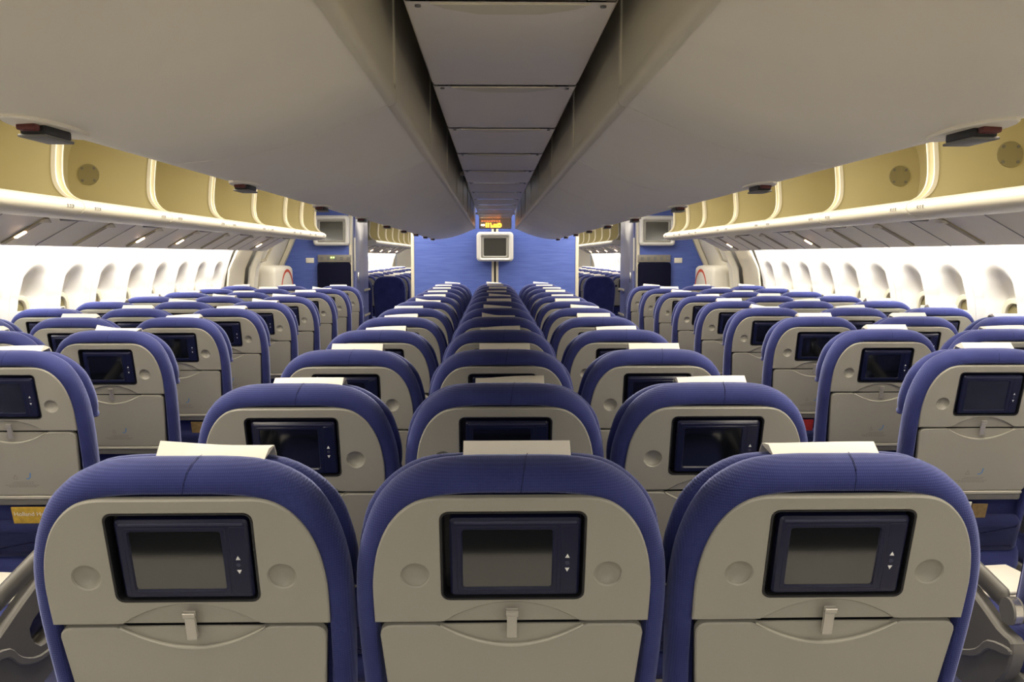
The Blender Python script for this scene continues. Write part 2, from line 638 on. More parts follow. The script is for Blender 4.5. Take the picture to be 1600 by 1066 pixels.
# ---- outboard bins (doors swung up, compartments open)
def outboard_meshes(s, L):
    X = lambda x: s * x
    pr = [(1.80, 1.72), (2.22, 1.73), (2.27, 1.80), (2.28, 1.95), (2.24, 2.08), (2.12, 2.16), (1.66, 2.18)]
    pr = [(X(x), z) for x, z in catmull(pr, 4)]
    bucket = sweep_profile(pr, 0.02, L - 0.02, 'bucket', smooth=60)
    lp = [(1.80, 1.722), (1.772, 1.716), (1.752, 1.700), (1.748, 1.682), (1.760, 1.662), (1.79, 1.648), (1.86, 1.640), (1.95, 1.645), (1.99, 1.66), (1.99, 1.70), (1.86, 1.716)]
    lp = [(X(x), z) for x, z in lp]
    bm = bmesh.new()
    a = [bm.verts.new((x, 0.004, z)) for x, z in lp]
    b = [bm.verts.new((x, L - 0.004, z)) for x, z in lp]
    for i in range(len(lp)):
        j = (i + 1) % len(lp)
        bm.faces.new((a[i], a[j], b[j], b[i]))
    bm.faces.new(a)
    bm.faces.new(b)
    lip = finish(bm, 'lip', 50)
    # divider: side wall whose front edge sweeps down into the lip
    dv = [(1.775, 1.715), (1.815, 1.735), (1.845, 1.775), (1.855, 1.83), (1.850, 1.92), (1.835, 2.02), (1.80, 2.10), (1.75, 2.18), (2.12, 2.18), (2.25, 2.09), (2.29, 1.95), (2.28, 1.80), (2.23, 1.72)]
    front = catmull(dv[:8], 3)
    outl = front + dv[8:]

    def PD(y, sgn):
        return lambda u, v, n: (X(u), y + sgn * n, v)
    d1 = plate(PD(0.0, 1), outl, [], 0.030, 0.030, 0.004, 'divider')
    d2 = plate(PD(L, -1), outl, [], 0.030, 0.030, 0.004, 'divider')
    # cream rim on the front edge of each divider
    def rim(y0_, y1_):
        bm = bmesh.new()
        ra, rb = [], []
        rings = []
        for (u, v) in front:
            rings.append([bm.verts.new((X(u - 0.006), y, v)) for y in (y0_, y1_)] + [bm.verts.new((X(u + 0.012), y, v)) for y in (y1_, y0_)])
        for p, q in zip(rings[:-1], rings[1:]):
            for i in range(4):
                j = (i + 1) % 4
                bm.faces.new((p[i], p[j], q[j], q[i]))
        bm.faces.new(rings[0])
        bm.faces.new(rings[-1])
        return finish(bm, 'divider_rim', 50)
    r1 = rim(0.024, 0.036)
    r2 = rim(L - 0.036, L - 0.024)
    # seat row marks on the lip, vent disc on the back wall
    bm = bmesh.new()
    for k, y in enumerate((0.10, 0.125, 0.145, L - 0.16, L - 0.135, L - 0.115)):
        w = (0.014, 0.010, 0.016)[k % 3]
        box(bm, min(X(1.7475), X(1.7535)), max(X(1.7475), X(1.7535)), y, y + w, 1.679, 1.691)
    marks = finish(bm, 'row_marks')
    bm = bmesh.new()
    cyl(bm, (X(2.17), L - 0.034, 1.91), 0.055, 0.010, 'Y', 24, None)
    vent = finish(bm, 'vent_disc', 40)
    bm = bmesh.new()
    for dy in (-0.032, 0.032):
        for dz in (-0.032, 0.032):
            cyl(bm, (X(2.17 + dy), L - 0.040, 1.91 + dz), 0.007, 0.004, 'Y', 10)
    screws = finish(bm, 'vent_screws', 40)
    bm = bmesh.new()
    box(bm, min(X(2.02), X(2.13)), max(X(2.02), X(2.13)), L * .55, L * .55 + .09, 1.650, 1.672, 0.006)
    clip = finish(bm, 'clip', 40)
    return dict(bucket=(bucket, 'bin_inside'), lip=(lip, 'bin_lip'), d1=(d1, 'bin_inside'), d2=(d2, 'bin_inside'), r1=(r1, 'bin_lip'), r2=(r2, 'bin_lip'),
                marks=(marks, 'grey_print'), vent=(vent, 'vent'), screws=(screws, 'dark_grey'), clip=(clip, 'dark_grey'))


def outboard_bin(s, y0, L, M_, label, vent=False):
    t = thing('open_overhead_bin', label, 'overhead bin', (0, y0, 0), 'open outboard overhead bins')
    for k, nm in (('bucket', 'bin_compartment'), ('lip', 'bin_lip'), ('d1', 'divider'), ('d2', 'divider'), ('r1', 'divider_rim'), ('r2', 'divider_rim'), ('marks', 'row_marks'), ('clip', 'clip')):
        link(nm, M_[k][0], M_[k][1], t)
    if vent:
        v = link('vent_disc', M_['vent'][0], M_['vent'][1], t)
        link('vent_screws', M_['screws'][0], M_['screws'][1], v)
    return t


for s in (-1, 1):
    LB = 1.066
    A = outboard_meshes(s, LB)
    B = outboard_meshes(s, 0.70)
    spots = [(3.955 + LB * k, LB, A) for k in range(-3, 4)] + [(8.219, .70, B), (8.919, .70, B)]
    for i, (y0, L, M_) in enumerate(spots):
        v = (2.5 if s > 0 else 3.5) < y0 < 4.5
        outboard_bin(s, y0, L, M_, 'open cream overhead bin over %s windows, %s from the blue lavatory wall' % (SIDE[s], ORD[len(spots) - 1 - i]), v)
    for i in range(11):
        outboard_bin(s, 13.75 + LB * i, LB, A, 'distant open bin in the next cabin, %s side, %s beyond the lavatory' % (SIDE[s], ORD[i]))

# ---- centre bins (closed)
CB_PROF = [(0.213, 1.795), (0.215, 1.780), (0.226, 1.767), (0.290, 1.738), (0.367, 1.707), (0.44, 1.684), (0.511, 1.668), (0.585, 1.659), (0.632, 1.655), (0.652, 1.656), (0.662, 1.664), (0.663, 1.68), (0.655, 1.78), (0.640, 1.95), (0.62, 2.10), (0.60, 2.25)]
CL = 1.013


def centre_meshes(s):
    body = sweep_profile([(s * x, z) for x, z in CB_PROF[2:]], 0.0025, CL - 0.0025, 'bin_door', thick=0.012 * s if s > 0 else -0.012, smooth=50)
    trim = sweep_profile([(s * x, z) for x, z in [(0.2125, 1.794), (0.2105, 1.781), (0.2125, 1.771), (0.218, 1.7655), (0.226, 1.7635)]], 0.0015, CL - 0.0015, 'edge_trim', thick=0.006 * s, smooth=60)
    wallm = box_me('inner_wall', min(s * 0.214, s * 0.226), max(s * 0.214, s * 0.226), 0.004, CL - 0.004, 1.774, 2.255)
    bm = bmesh.new()
    box(bm, min(s * 0.2105, s * 0.218), max(s * 0.2105, s * 0.218), CL - 0.03, CL - 0.004, 1.80, 2.25, 0.001)
    batten = finish(bm, 'wall_batten', 40)
    # latch: cream lens-shaped bezel, dark paddle with a grey lower edge and a red tell-tale
    c = CL / 2
    lens = [(c + 0.115 * math.cos(a), 0.030 * math.sin(a)) for a in [2 * PI * k / 24 for k in range(24)]]

    def PL(u, v, n):
        return (s * (0.633 + v * 0.95), u, 1.657 - v * 0.05 - n)
    bez = plate(PL, lens, [], 0.006, 0.008, 0.002, 'latch_bezel')
    bm = bmesh.new()
    box(bm, min(s * 0.618, s * 0.652), max(s * 0.618, s * 0.652), c - 0.040, c + 0.040, 1.639, 1.653, 0.004)
    paddle = finish(bm, 'latch_paddle', 40)
    bm = bmesh.new()
    box(bm, min(s * 0.616, s * 0.654), max(s * 0.616, s * 0.654), c - 0.042, c + 0.042, 1.636, 1.640, 0.0015)
    pedge = finish(bm, 'paddle_edge', 40)
    bm = bmesh.new()
    box(bm, min(s * 0.622, s * 0.648), max(s * 0.622, s * 0.648), c - 0.058, c - 0.042, 1.643, 1.652, 0.003)
    red = finish(bm, 'red_flag', 40)
    return [(body, 'bin_shell', 'bin_door'), (trim, 'bin_trim', 'edge_trim'), (wallm, 'bin_trim', 'inner_wall'), (batten, 'bin_trim', 'wall_batten'),
            (bez, 'bin_shell', 'latch_bezel'), (paddle, 'black', 'latch_paddle'), (pedge, 'dark_grey', 'paddle_edge'), (red, 'dark_red', 'red_flag')]


for s in (-1, 1):
    M_ = centre_meshes(s)
    ks = list(range(0, 9))
    for i, k in enumerate(ks):
        y0 = 1.285 + CL * k - CL / 2
        n = 8 - k
        t = thing('closed_overhead_bin', 'closed grey centre overhead bin with latch, %s side, %s from the ceiling sign' % (SIDE[s], ORD[n]), 'overhead bin', (0, y0, 0), 'closed centre overhead bins')
        if k in (0, 8):
            def PE(u, v, n, s=s, e=(0.006 if k == 0 else CL - 0.006), d=(-1 if k == 0 else 1)):
                return (s * u, e + d * n, v)
            link('end_panel', plate(PE, offset_loop(CB_PROF[2:] + [(0.222, 2.25)], 0.003), [], 0.0, 0.008, 0.002, 'end_panel'), 'bin_shell', t)
        b = None
        for me_, mm, nm in M_:
            if nm in ('latch_paddle', 'red_flag', 'paddle_edge') and b is not None:
                link(nm, me_, mm, b)
            else:
                o = link(nm, me_, mm, t)
                if nm == 'latch_bezel':
                    b = o

# ---- centre ceiling strip between the bins
SL = 0.71
bm = bmesh.new()
pts = [(-0.166, 1.905), (-0.166, 1.874), (-0.162, 1.870), (0.162, 1.870), (0.166, 1.874), (0.166, 1.905)]
for (ya, yb, dz) in ((0.002, 0.030, 0.003), (0.030, 0.17, 0.0), (0.17, SL - 0.004, 0.0)):
    a = [bm.verts.new((x, ya, z + dz)) for x, z in pts]
    b = [bm.verts.new((x, yb, z + dz)) for x, z in pts]
    for i in range(len(pts) - 1):
        bm.faces.new((a[i], a[i + 1], b[i + 1], b[i]))
strip_me = finish(bm, 'ceiling_panel', 30)
strip_me.materials.append(MATS['ceiling_panel'])


def PS(u, v, n):
    return (u, v, 1.870 - n)


rec_me = plate(PS, [(-0.125, 0.035), (0.125, 0.035), (0.105, 0.062), (0.05, 0.095), (-0.05, 0.095), (-0.105, 0.062)], [], 0.003, 0.003, 0.0012, 'access_plate')
rec_me.materials.append(MATS['bin_trim'])
bm = bmesh.new()
for sx in (-1, 1):
    cyl(bm, (sx * 0.145, 0.05, 1.869), 0.005, 0.004, 'Z', 10)
scr_me = finish(bm, 'screws', 40)
scr_me.materials.append(MATS['dark_grey'])
for k in range(-1, 12):
    y0 = 1.43 + SL * k
    o = link('ceiling_panel', strip_me, None, ceiling)
    o.location = (0, y0, 0)
    r = link('access_plate', rec_me, None, o)
    r2 = link('panel_screws', scr_me, None, o)
bm = bmesh.new()
box(bm, -0.2, 0.2, -0.02, 0.02, 1.905, 1.925)
br = finish(bm, 'ceiling_bracket')
br.materials.append(MATS['bin_trim'])
for y in (4.95, 9.55):
    o = link('ceiling_bracket', br, None, ceiling)
    o.location = (0, y, 0)
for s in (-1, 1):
    o = link('gap_shade_sheet', box_me('gap_shade_sheet', min(s * .168, s * .205), max(s * .168, s * .205), 0.8, 9.85, 2.0, 2.01), 'cavity_shade', ceiling)  # near-black sheet paints the shade in the gap beside the strip

# ------------------------------------------------------------------ illuminated sign and monitors
t = thing('ceiling_sign', 'lit orange seat-belt sign box hanging from ceiling above the monitor', 'sign', (0, 9.72, 0))
link('sign_box', box_me('sign_box', -0.170, 0.170, 0, 0.10, 1.765, 1.905, bev=0.008), 'bin_trim', t)
link('sign_face', box_me('sign_face', -0.158, 0.158, -0.004, 0.0, 1.772, 1.862), 'bin_shell', t)


def PF(u, v, n):
    return (u, -0.004 - n, v)


bm = bmesh.new()
box(bm, -0.148, -0.112, -0.007, -0.004, 1.796, 1.808)
link('white_symbol', finish(bm, 'white_symbol'), 'sign_white', t)
bm = bmesh.new()
for x0, lean in ((-0.100, 0.0), (-0.078, 0.0), (-0.056, 0.012)):
    vv = box(bm, x0, x0 + 0.012, -0.007, -0.004, 1.778, 1.824)
    for v in vv:
        if v.co.z < 1.8:
            v.co.x += lean
box(bm, -0.050, 0.040, -0.007, -0.004, 1.778, 1.796)
box(bm, -0.02, 0.045, -0.007, -0.004, 1.804, 1.812)
link('belt_symbol', finish(bm, 'belt_symbol'), 'sign_orange', t)
link('buckle_symbol', plate(PF, circle(0.042, 1.80, 0.024, 16), [circle(0.042, 1.80, 0.012, 12)], 0.003, 0.003, 0.0005, 'buckle_symbol'), 'sign_orange', t)
bm = bmesh.new()
for k in range(8):
    box(bm, -0.146 + 0.026 * k, -0.130 + 0.026 * k, -0.007, -0.004, 1.838, 1.848)
link('red_symbols', finish(bm, 'red_symbols'), 'sign_red', t)


def monitor(label, x0, x1, z0, z1, y, sx0, sx1, sz0, sz1, depth=0.12):
    t = thing('wall_monitor', label, 'monitor', (0, y, 0))

    def P(u, v, n):
        return (u, -n, v)
    link('monitor_case', plate(P, rrect(x0, x1, z0, z1, 0.045, 6), [rrect(sx0, sx1, sz0, sz1, 0.012, 3)], 0.0, depth, 0.018, 'monitor_case'), 'monitor_case', t)
    link('inner_bezel', plate(P, rrect(sx0 - .002, sx1 + .002, sz0 - .002, sz1 + .002, 0.012, 3), [rrect(sx0 + .03, sx1 - .03, sz0 + .025, sz1 - .025, 0.012, 3)], -0.02, 0.02, 0.012, 'inner_bezel'), 'grey_shell', t)
    link('monitor_screen', plate(P, rrect(sx0, sx1, sz0, sz1, 0.012, 3), [], -0.035, 0.01, 0.001, 'monitor_screen'), 'monitor_glass', t)
    link('monitor_back', box_me('monitor_back', x0 + .03, x1 - .03, depth - 0.02, depth, z0 + .03, z1 - .03), 'monitor_case', t)
    return t


# ------------------------------------------------------------------ blue centre partition and its monitor
pw = link('wall_front', box_me('wall_front', -0.985, 0.985, 11.3, 13.6, 0, 2.26), 'blue_wall')
struct(pw, 'bright blue partition wall closing the centre block', 'wall')
for s in (-1, 1):
    o = link('trim_%d' % (1 if s < 0 else 2), box_me('trim', min(s * .985, s * 1.025), max(s * .985, s * 1.025), 11.285, 11.36, 0, 2.26, bev=0.008), 'bin_trim')
    struct(o)
t = thing('monitor_track', 'cream vertical track with dark slot below the partition monitor', 'track', (0, 11.3, 0))
for s in (-1, 1):
    link('track_rail', box_me('track_rail', min(s * .012, s * .042), max(s * .012, s * .042), -0.025, 0.0, 0.6, 1.9, bev=0.003), 'bin_trim', t)
link('track_slot', box_me('track_slot', -0.012, 0.012, -0.012, 0.0, 0.6, 1.9), 'black', t)
monitor('grey-framed monitor in the middle of the bright blue partition', -0.222, 0.222, 1.415, 1.768, 11.13, -0.165, 0.165, 1.455, 1.715)

# ------------------------------------------------------------------ lavatory blocks with attendant seat, monitor, control panel
for s in (-1, 1):
    S = SIDE[s]
    t = thing('lavatory', 'blue lavatory block beside the exit door, %s side' % S, 'lavatory', (0, 12.0, 0))

    def PW(u, v, n, s=s):
        return (s * u, -n, v)
    prof = [(1.86, 0.0), (2.84, 0.0), (2.88, 0.6), (2.86, 1.0), (2.80, 1.25), (2.74, 1.40), (2.69, 1.55), (2.62, 1.70), (2.58, 1.9), (2.58, 2.26), (1.86, 2.26)]
    link('lavatory_wall', plate(PW, prof, [], 0.0, 0.05, 0.002, 'lavatory_wall'), 'blue_wall', t)
    link('side_wall', box_me('lav_side', min(s * 1.86, s * 1.90), max(s * 1.86, s * 1.90), 0.05, 1.63, 0, 2.26), 'lavender_door', t)
    link('corner_trim', box_me('lav_corner', min(s * 1.848, s * 1.885), max(s * 1.848, s * 1.885), -0.012, 0.10, 0, 2.26, bev=0.006), 'bin_trim', t)
    d = link('lavatory_door', box_me('lav_door', min(s * 1.845, s * 1.86), max(s * 1.845, s * 1.86), 0.30, 1.05, 0.05, 2.0, bev=0.004), 'lavender_door', t)
    link('door_handle', box_me('lav_handle', min(s * 1.825, s * 1.845), max(s * 1.825, s * 1.845), 0.42, 0.47, 1.12, 1.26, bev=0.006), 'chrome', d)
    link('grab_handle', box_me('lav_grab', min(s * 1.826, s * 1.848), max(s * 1.826, s * 1.848), 0.16, 0.20, 1.28, 1.72, bev=0.008), 'bin_lip', t)
    for z in (0.62, 0.98):
        link('bumper_rail', box_me('lav_rail', min(s * 1.83, s * 1.848), max(s * 1.83, s * 1.848), 1.1, 1.6, z, z + 0.03, bev=0.004), 'bin_trim', t)
    xs = sorted((s * 1.862, s * 2.32))
    monitor('grey-framed monitor high on the %s lavatory wall' % S, xs[0], xs[1], 1.612, 1.995, 11.86, xs[0] + .055, xs[1] - .055, 1.655, 1.94, 0.13)
    t = thing('control_panel', 'attendant control panel with %s on %s lavatory wall' % ('green lights' if s < 0 else 'dark switches', S), 'control panel', (s * 2.07, 11.98, 1.447))
    link('panel_box', box_me('cp', -0.212, 0.212, -0.02, 0.019, -0.048, 0.048, bev=0.004), 'panel_metal', t)
    for k in range(5):
        link('switch', box_me('cps', -0.18 + 0.085 * k, -0.14 + 0.085 * k, -0.026, -0.02, -0.022, 0.02), 'dark_grey', t)
    if s < 0:
        for k in range(2):
            link('green_light', box_me('cpl', -0.045 + 0.03 * k, -0.03 + 0.03 * k, -0.030, -0.026, 0.005, 0.02), 'led_green', t)
    t = thing('attendant_seat', 'folded dark attendant seat against the %s lavatory wall' % S, 'jump seat', (s * 2.07, 11.98, 0))
    link('backrest', box_me('js_back', -0.212, 0.212, -0.09, 0.019, 0.55, 1.392, bev=0.03), 'jump_seat', t)
    link('folded_seat', box_me('js_seat', -0.20, 0.20, -0.16, -0.09, 0.40, 0.95, bev=0.025), 'jump_seat', t)
    link('seat_frame', box_me('js_frame', -0.20, 0.20, -0.07, 0.019, 0.0, 0.55, bev=0.01), 'panel_metal', t)
    tag(link('notice_plate', box_me('plate', -0.052, 0.052, -0.01, 0.0, -0.033, 0.033, bev=0.003), 'bin_lip'), 'small cream plate beside the %s attendant control panel' % S, 'plate').location = (s * 2.39, 11.999, 1.422)

    # ---- exit door area: end lining, pillar, assist handle, door with slide bustle
    dn = 1 if s < 0 else 2
    door = bpy.data.objects.new('door_%d' % dn, None)
    COL.objects.link(door)
    door.location = (0, 9.83, 0)
    struct(door, 'cream exit door lining with slide cover and red arc, %s side' % S, 'door')
    up = [(2.60, 1.84), (2.66, 1.72), (2.72, 1.58), (2.78, 1.45), (2.83, 1.34), (2.87, 1.0), (2.87, 0.0)]
    link('end_lining', sweep_profile([(s * x, z) for x, z in [(2.40, 1.80)] + [(x - 0.0, z) for x, z in up]], 0.0, 0.62, 'end_lining', thick=-0.02 * s), 'cream', door)
    link('door_pillar', sweep_profile([(s * (x - 0.075), z) for x, z in up], 0.62, 0.78, 'door_pillar', thick=-0.06 * s), 'door_white', door)
    link('door_upper_panel', sweep_profile([(s * (x - 0.015), z) for x, z in [(2.36, 2.02), (2.46, 1.93)] + up], 0.79, 2.13, 'door_upper', thick=-0.02 * s), 'door_white', door)
    link('end_strip', sweep_profile([(s * (x - 0.05), z) for x, z in [(2.46, 1.93)] + up[:6]], 2.08, 2.16, 'end_strip', thick=-0.05 * s), 'bin_trim', door)
    link('dark_slot', sweep_profile([(s * (x - 0.058), z) for x, z in up[:4]], 2.10, 2.14, 'dark_slot', thick=-0.008 * s), 'dark_grey', door)
    bm = bmesh.new()
    hp = [(2.50, 1.62), (2.56, 1.52), (2.60, 1.44), (2.66, 1.42)]
    for (xa, za), (xb, zb) in zip(hp[:-1], hp[1:]):
        a, b = Vector((s * xa, 0.70, za)), Vector((s * xb, 0.70, zb))
        r = bmesh.ops.create_cone(bm, cap_ends=True, segments=10, radius1=0.016, radius2=0.016, depth=(b - a).length + 0.02)
        bmesh.ops.transform(bm, matrix=Matrix.Translation((a + b) / 2) @ (b - a).to_track_quat('Z', 'Y').to_matrix().to_4x4(), verts=r['verts'])
    link('assist_handle', finish(bm, 'assist_handle', 50), 'bin_trim', door)
    # slide bustle
    rings = []
    for (x, ins) in ((2.86, 0.0), (2.66, 0.0), (2.585, 0.012), (2.56, 0.035), (2.552, 0.07)):
        lp = offset_loop(rrect(0.92, 1.93, 0.42, 1.365, 0.09, 5), ins)
        rings.append([(s * x, y, z) for y, z in lp])
    link('slide_bustle', loft(rings, 'slide_bustle', True, True, 50), 'door_white', door)

    def PB(u, v, n, s=s):
        return (s * (2.551 - n), u, v)
    arc = [(1.56 + 0.34 * math.cos(a), 1.02 + 0.30 * math.sin(a)) for a in [math.radians(20 + 150 * k / 20) for k in range(21)]]
    arc2 = [(1.56 + 0.305 * math.cos(a), 1.02 + 0.265 * math.sin(a)) for a in [math.radians(20 + 150 * k / 20) for k in range(21)]]
    link('red_arc', plate(PB, arc + arc2[::-1], [], 0.002, 0.002, 0.0005, 'red_arc'), 'red', door)


# ------------------------------------------------------------------ the seat
TILT = math.radians(16)
ST, CT = math.sin(TILT), math.cos(TILT)
Z0 = 1.0276


def SP(u, v, n):
    """seat back coordinates: u across, v up the back, n outwards (aft)"""
    return (u, -v * ST - n * CT, Z0 + v * CT - n * ST)


def mirror_half(half):
    """half outline from (0,top) round the right side; returns closed loop"""
    r = list(half)
    l = [(-u, v) for u, v in half[::-1] if abs(u) > 1e-6]
    return r + l


S = {}


def seat_meshes():
    # blue upholstered back
    half = catmull([(0, .139), (.08, .138), (.140, .127), (.190, .094), (.220, .045), (.238, -.016), (.2445, -.077), (.245, -.157), (.240, -.283), (.233, -.40), (.228, -.55)], 3)
    out = mirror_half(half)
    rings = []
    for n, ins in ((-.03, .036), (-.005, .033), (-.002, .027), (-.006, .014), (-.018, .004), (-.036, 0), (-.058, .001), (-.072, .005), (-.078, .012), (-.084, .010), (-.09, .020), (-.10, .04), (-.104, .07)):
        rings.append([SP(u, v, n) for u, v in offset_loop(out, ins)])
    S['backrest'] = (loft(rings, 'backrest', True, True, 70), 'blue_cloth')
    # headrest cushion with wings at the front of the top
    hh = catmull([(0, .119), (.08, .118), (.142, .110), (.192, .080), (.226, .036), (.242, -.020), (.247, -.06), (.243, -.10), (.225, -.118), (0, -.122)], 3)
    ho = mirror_half(hh[:-1])
    rings = []
    for n, ins in ((-.074, .020), (-.077, .008), (-.086, .001), (-.100, 0), (-.116, .004), (-.130, .016), (-.138, .04), (-.140, .07)):
        rings.append([SP(u, v, n) for u, v in offset_loop(ho, ins)])
    S['headrest'] = (loft(rings, 'headrest', True, True, 70), 'blue_cloth')
    # stitched seam over the top of the back
    bm = bmesh.new()
    pr = None
    for k, (v, n) in enumerate([(.108, -.0005), (.124, -.006), (.1355, -.018), (.1398, -.036), (.1390, -.058), (.136, -.071)]):
        q = [bm.verts.new(SP(.012 + dx + .012 * k / 5, v + .0008, n + .0006)) for dx in (-.0007, .0007)]
        if pr:
            bm.faces.new((pr[0], pr[1], q[1], q[0]))
        pr = q
    S['top_seam'] = (finish(bm, 'top_seam'), 'navy_cloth')
    # grey plastic back panel with cut-outs
    ph = catmull([(0, .101), (.07, .101), (.126, .0995), (.159, .085), (.186, .054), (.204, .010), (.2125, -.041), (.2135, -.085)], 4)[:] + [(.2130, -.120)]
    arc = []
    for k in range(0, 13):
        u = .106 - .212 * k / 12
        arc.append((u, -.1195 + .037 * (1 - (u / .106) ** 2)))
    left = [(-u, v) for u, v in ph[::-1] if abs(u) > 1e-6]
    outer = ph + [(.118, -.120)] + arc + [(-.118, -.120)] + left
    rec = rrect(-.1075, .1095, -.0765, .0775, .012, 4)
    dims = [circle(-.148, -.033, .0205, 20), circle(.1465, -.032, .0205, 20)]
    S['back_panel'] = (plate(SP, outer, [rec] + dims, .004, .012, .0022, 'back_panel'), 'grey_shell')
    bm = bmesh.new()
    for sgn, (cx_, cy_) in ((-1, (-.148, -.033)),):
        pass
    for nm, (cx_, cy_) in (('dimple_a', (-.148, -.033)), ('dimple_b', (.1465, -.032))):
        bm = bmesh.new()
        prev = None
        for rr in (.0212, .0205, .018, .0145, .010, .005):
            dep = .0018 - .0125 * (1 - (rr / .0212) ** 2) ** .8 if rr < .0212 else .0022
            q = [bm.verts.new(SP(cx_ + rr * math.cos(2 * PI * k / 20), cy_ + rr * math.sin(2 * PI * k / 20), dep)) for k in range(20)]
            if prev:
                for i in range(20):
                    j = (i + 1) % 20
                    bm.faces.new((prev[i], prev[j], q[j], q[i]))
            prev = q
        bm.faces.new(prev)
        S[nm] = (finish(bm, nm, 60), 'grey_shell')
    # recess tub
    lp = offset_loop(rec, .0003)
    inn = offset_loop(rec, .004)
    bm = bmesh.new()
    R_ = [[bm.verts.new(SP(u, v, n)) for u, v in l_] for l_, n in ((offset_loop(rec, -.0012), .0046), (offset_loop(rec, .0018), .0040), (inn, -.006), (inn, -.022))]
    for a, b in zip(R_[:-1], R_[1:]):
        for i in range(len(a)):
            j = (i + 1) % len(a)
            bm.faces.new((a[i], a[j], b[j], b[i]))
    bm.faces.new(R_[-1])
    S['monitor_recess'] = (finish(bm, 'monitor_recess', 40), 'black')
    # monitor: stepped housing, screen, arrows
    hous = rrect(-.0945, .1025, -.0715, .0665, .007, 3)
    scr = rrect(-.0745, .0595, -.0555, .0455, .003, 2)
    S['monitor'] = (plate(SP, hous, [scr], .0035, .022, .0035, 'seat_monitor'), 'navy_plastic')
    S['screen'] = (plate(SP, offset_loop(scr, -.0015), [], .0008, .003, .0003, 'screen'), 'screen')
    S['screen_frame'] = (plate(SP, rrect(-.0835, .0685, -.0635, .0535, .004, 2), [offset_loop(scr, -.002)], .0041, .003, .0008, 'screen_frame'), 'navy_plastic')
    S['top_edge'] = (plate(SP, rrect(-.088, .096, .0572, .0622, .002, 2), [], .0042, .003, .001, 'top_edge'), 'navy_plastic_edge')
    S['control_strip'] = (plate(SP, rrect(.0735, .0985, -.064, .055, .003, 2), [], .0041, .003, .0008, 'control_strip'), 'navy_plastic')
    S['up_arrow'] = (plate(SP, [(.0835 - .0035, -.002), (.0835 + .0035, -.002), (.0835, .005)], [], .0048, .001, .0002, 'up_arrow'), 'white_print')
    S['down_arrow'] = (plate(SP, [(.0835 - .0035, -.020), (.0835, -.027), (.0835 + .0035, -.020)], [], .0048, .001, .0002, 'down_arrow'), 'white_print')
    S['button'] = (plate(SP, circle(.0835, -.011, .0034, 12), [], .0052, .002, .0006, 'button'), 'navy_plastic_edge')
    # latch recess, tray table
    lens_up = [(.108 - .216 * k / 14, -.122 + .040 * (1 - ((.108 - .216 * k / 14) / .108) ** 2)) for k in range(15)]
    S['latch_recess'] = (plate(SP, [(.116, -.1225)] + lens_up + [(-.116, -.1225)], [], -.004, .003, .0004, 'latch_recess'), 'grey_shell')
    dip = [(-.112 + .224 * k / 16, -.1265 - .037 * (1 - ((-.112 + .224 * k / 16) / .112) ** 2)) for k in range(17)]
    rc = []
    for k in range(5):
        a = math.radians(90 - 90 * k / 4)
        rc.append((.188 + .018 * math.cos(a), -.1445 + .018 * math.sin(a)))
    lc = [(-u, v) for u, v in rc[::-1]]
    tray = [(-.120, -.1265)] + dip[1:-1] + [(.120, -.1265)] + rc + [(.190, -.355), (.184, -.362), (-.184, -.362), (-.190, -.355)] + lc
    S['tray'] = (plate(SP, tray, [], .003, .014, .0022, 'tray_table'), 'grey_shell')
    dip2 = [(u, v - .0045) for u, v in dip]
    S['tray_inset'] = (plate(SP, [(-.116, -.1275)] + [(u, v - .002) for u, v in dip] + [(.116, -.1275)], [], -.0015, .003, .0004, 'tray_inset'), 'grey_shell')
    S['arc_rim'] = (plate(SP, [(u, v + .0005) for u, v in dip] + [(u, v - .0052 + .003 * abs(u) / .112) for u, v in dip[::-1]], [], .0042, .004, .0012, 'arc_rim'), 'grey_shell_rim')
    S['tray_back'] = (plate(SP, [(-.206, -.124), (.206, -.124), (.19, -.39), (-.19, -.39)], [], -.012, .008, .0004, 'tray_back'), 'black')
    S['tray_lip'] = (plate(SP, rrect(-.186, .186, -.376, -.3645, .004, 2), [], .005, .012, .002, 'tray_lip'), 'grey_shell_rim')
    S['tray_hinge'] = (plate(SP, rrect(-.186, .186, -.402, -.379, .006, 2), [], .001, .012, .003, 'tray_hinge'), 'dark_grey')
    bm = bmesh.new()
    for (u0, u1, v0, v1, na, nb) in ((-.0062, .0062, -.144, -.097, .004, .010), (-.0078, .0078, -.102, -.094, .006, .0125)):
        r = bmesh.ops.create_cube(bm, size=1.0)
        for v in r['verts']:
            x, y, z = v.co
            v.co = Vector(SP(u0 + (x + .5) * (u1 - u0), v0 + (y + .5) * (v1 - v0), na + (z + .5) * (nb - na)))
        es = list({e for v in r['verts'] for e in v.link_edges})
        bmesh.ops.bevel(bm, geom=es, offset=.0015, segments=2, affect='EDGES', profile=.5)
    S['latch'] = (finish(bm, 'tray_latch', 40), 'latch_metal')
    # printed notice: arrow-like blue mark, grey triangle, lines of small print
    bm = bmesh.new()

    def quad(pts):
        bm.faces.new([bm.verts.new(SP(u, v, .0034)) for u, v in pts])
    jp = [(.018, -.300), (.018, -.296), (.025, -.296), (.030, -.291), (.032, -.276), (.037, -.276), (.034, -.293), (.027, -.300)]
    quad(jp)
    bn = finish(bm, 'blue_mark')
    S['blue_mark'] = (bn, 'blue_print')
    bm = bmesh.new()
    for (a, b) in (((-.024, -.299), (-.017, -.283)), ((-.017, -.283), (-.010, -.299)), ((-.010, -.299), (-.024, -.299))):
        d = Vector((b[0] - a[0], b[1] - a[1])).normalized() * .0008
        quad([(a[0] - d.y, a[1] + d.x), (b[0] - d.y, b[1] + d.x), (b[0] + d.y, b[1] - d.x), (a[0] + d.y, a[1] - d.x)])
    rnd = random.Random(3)
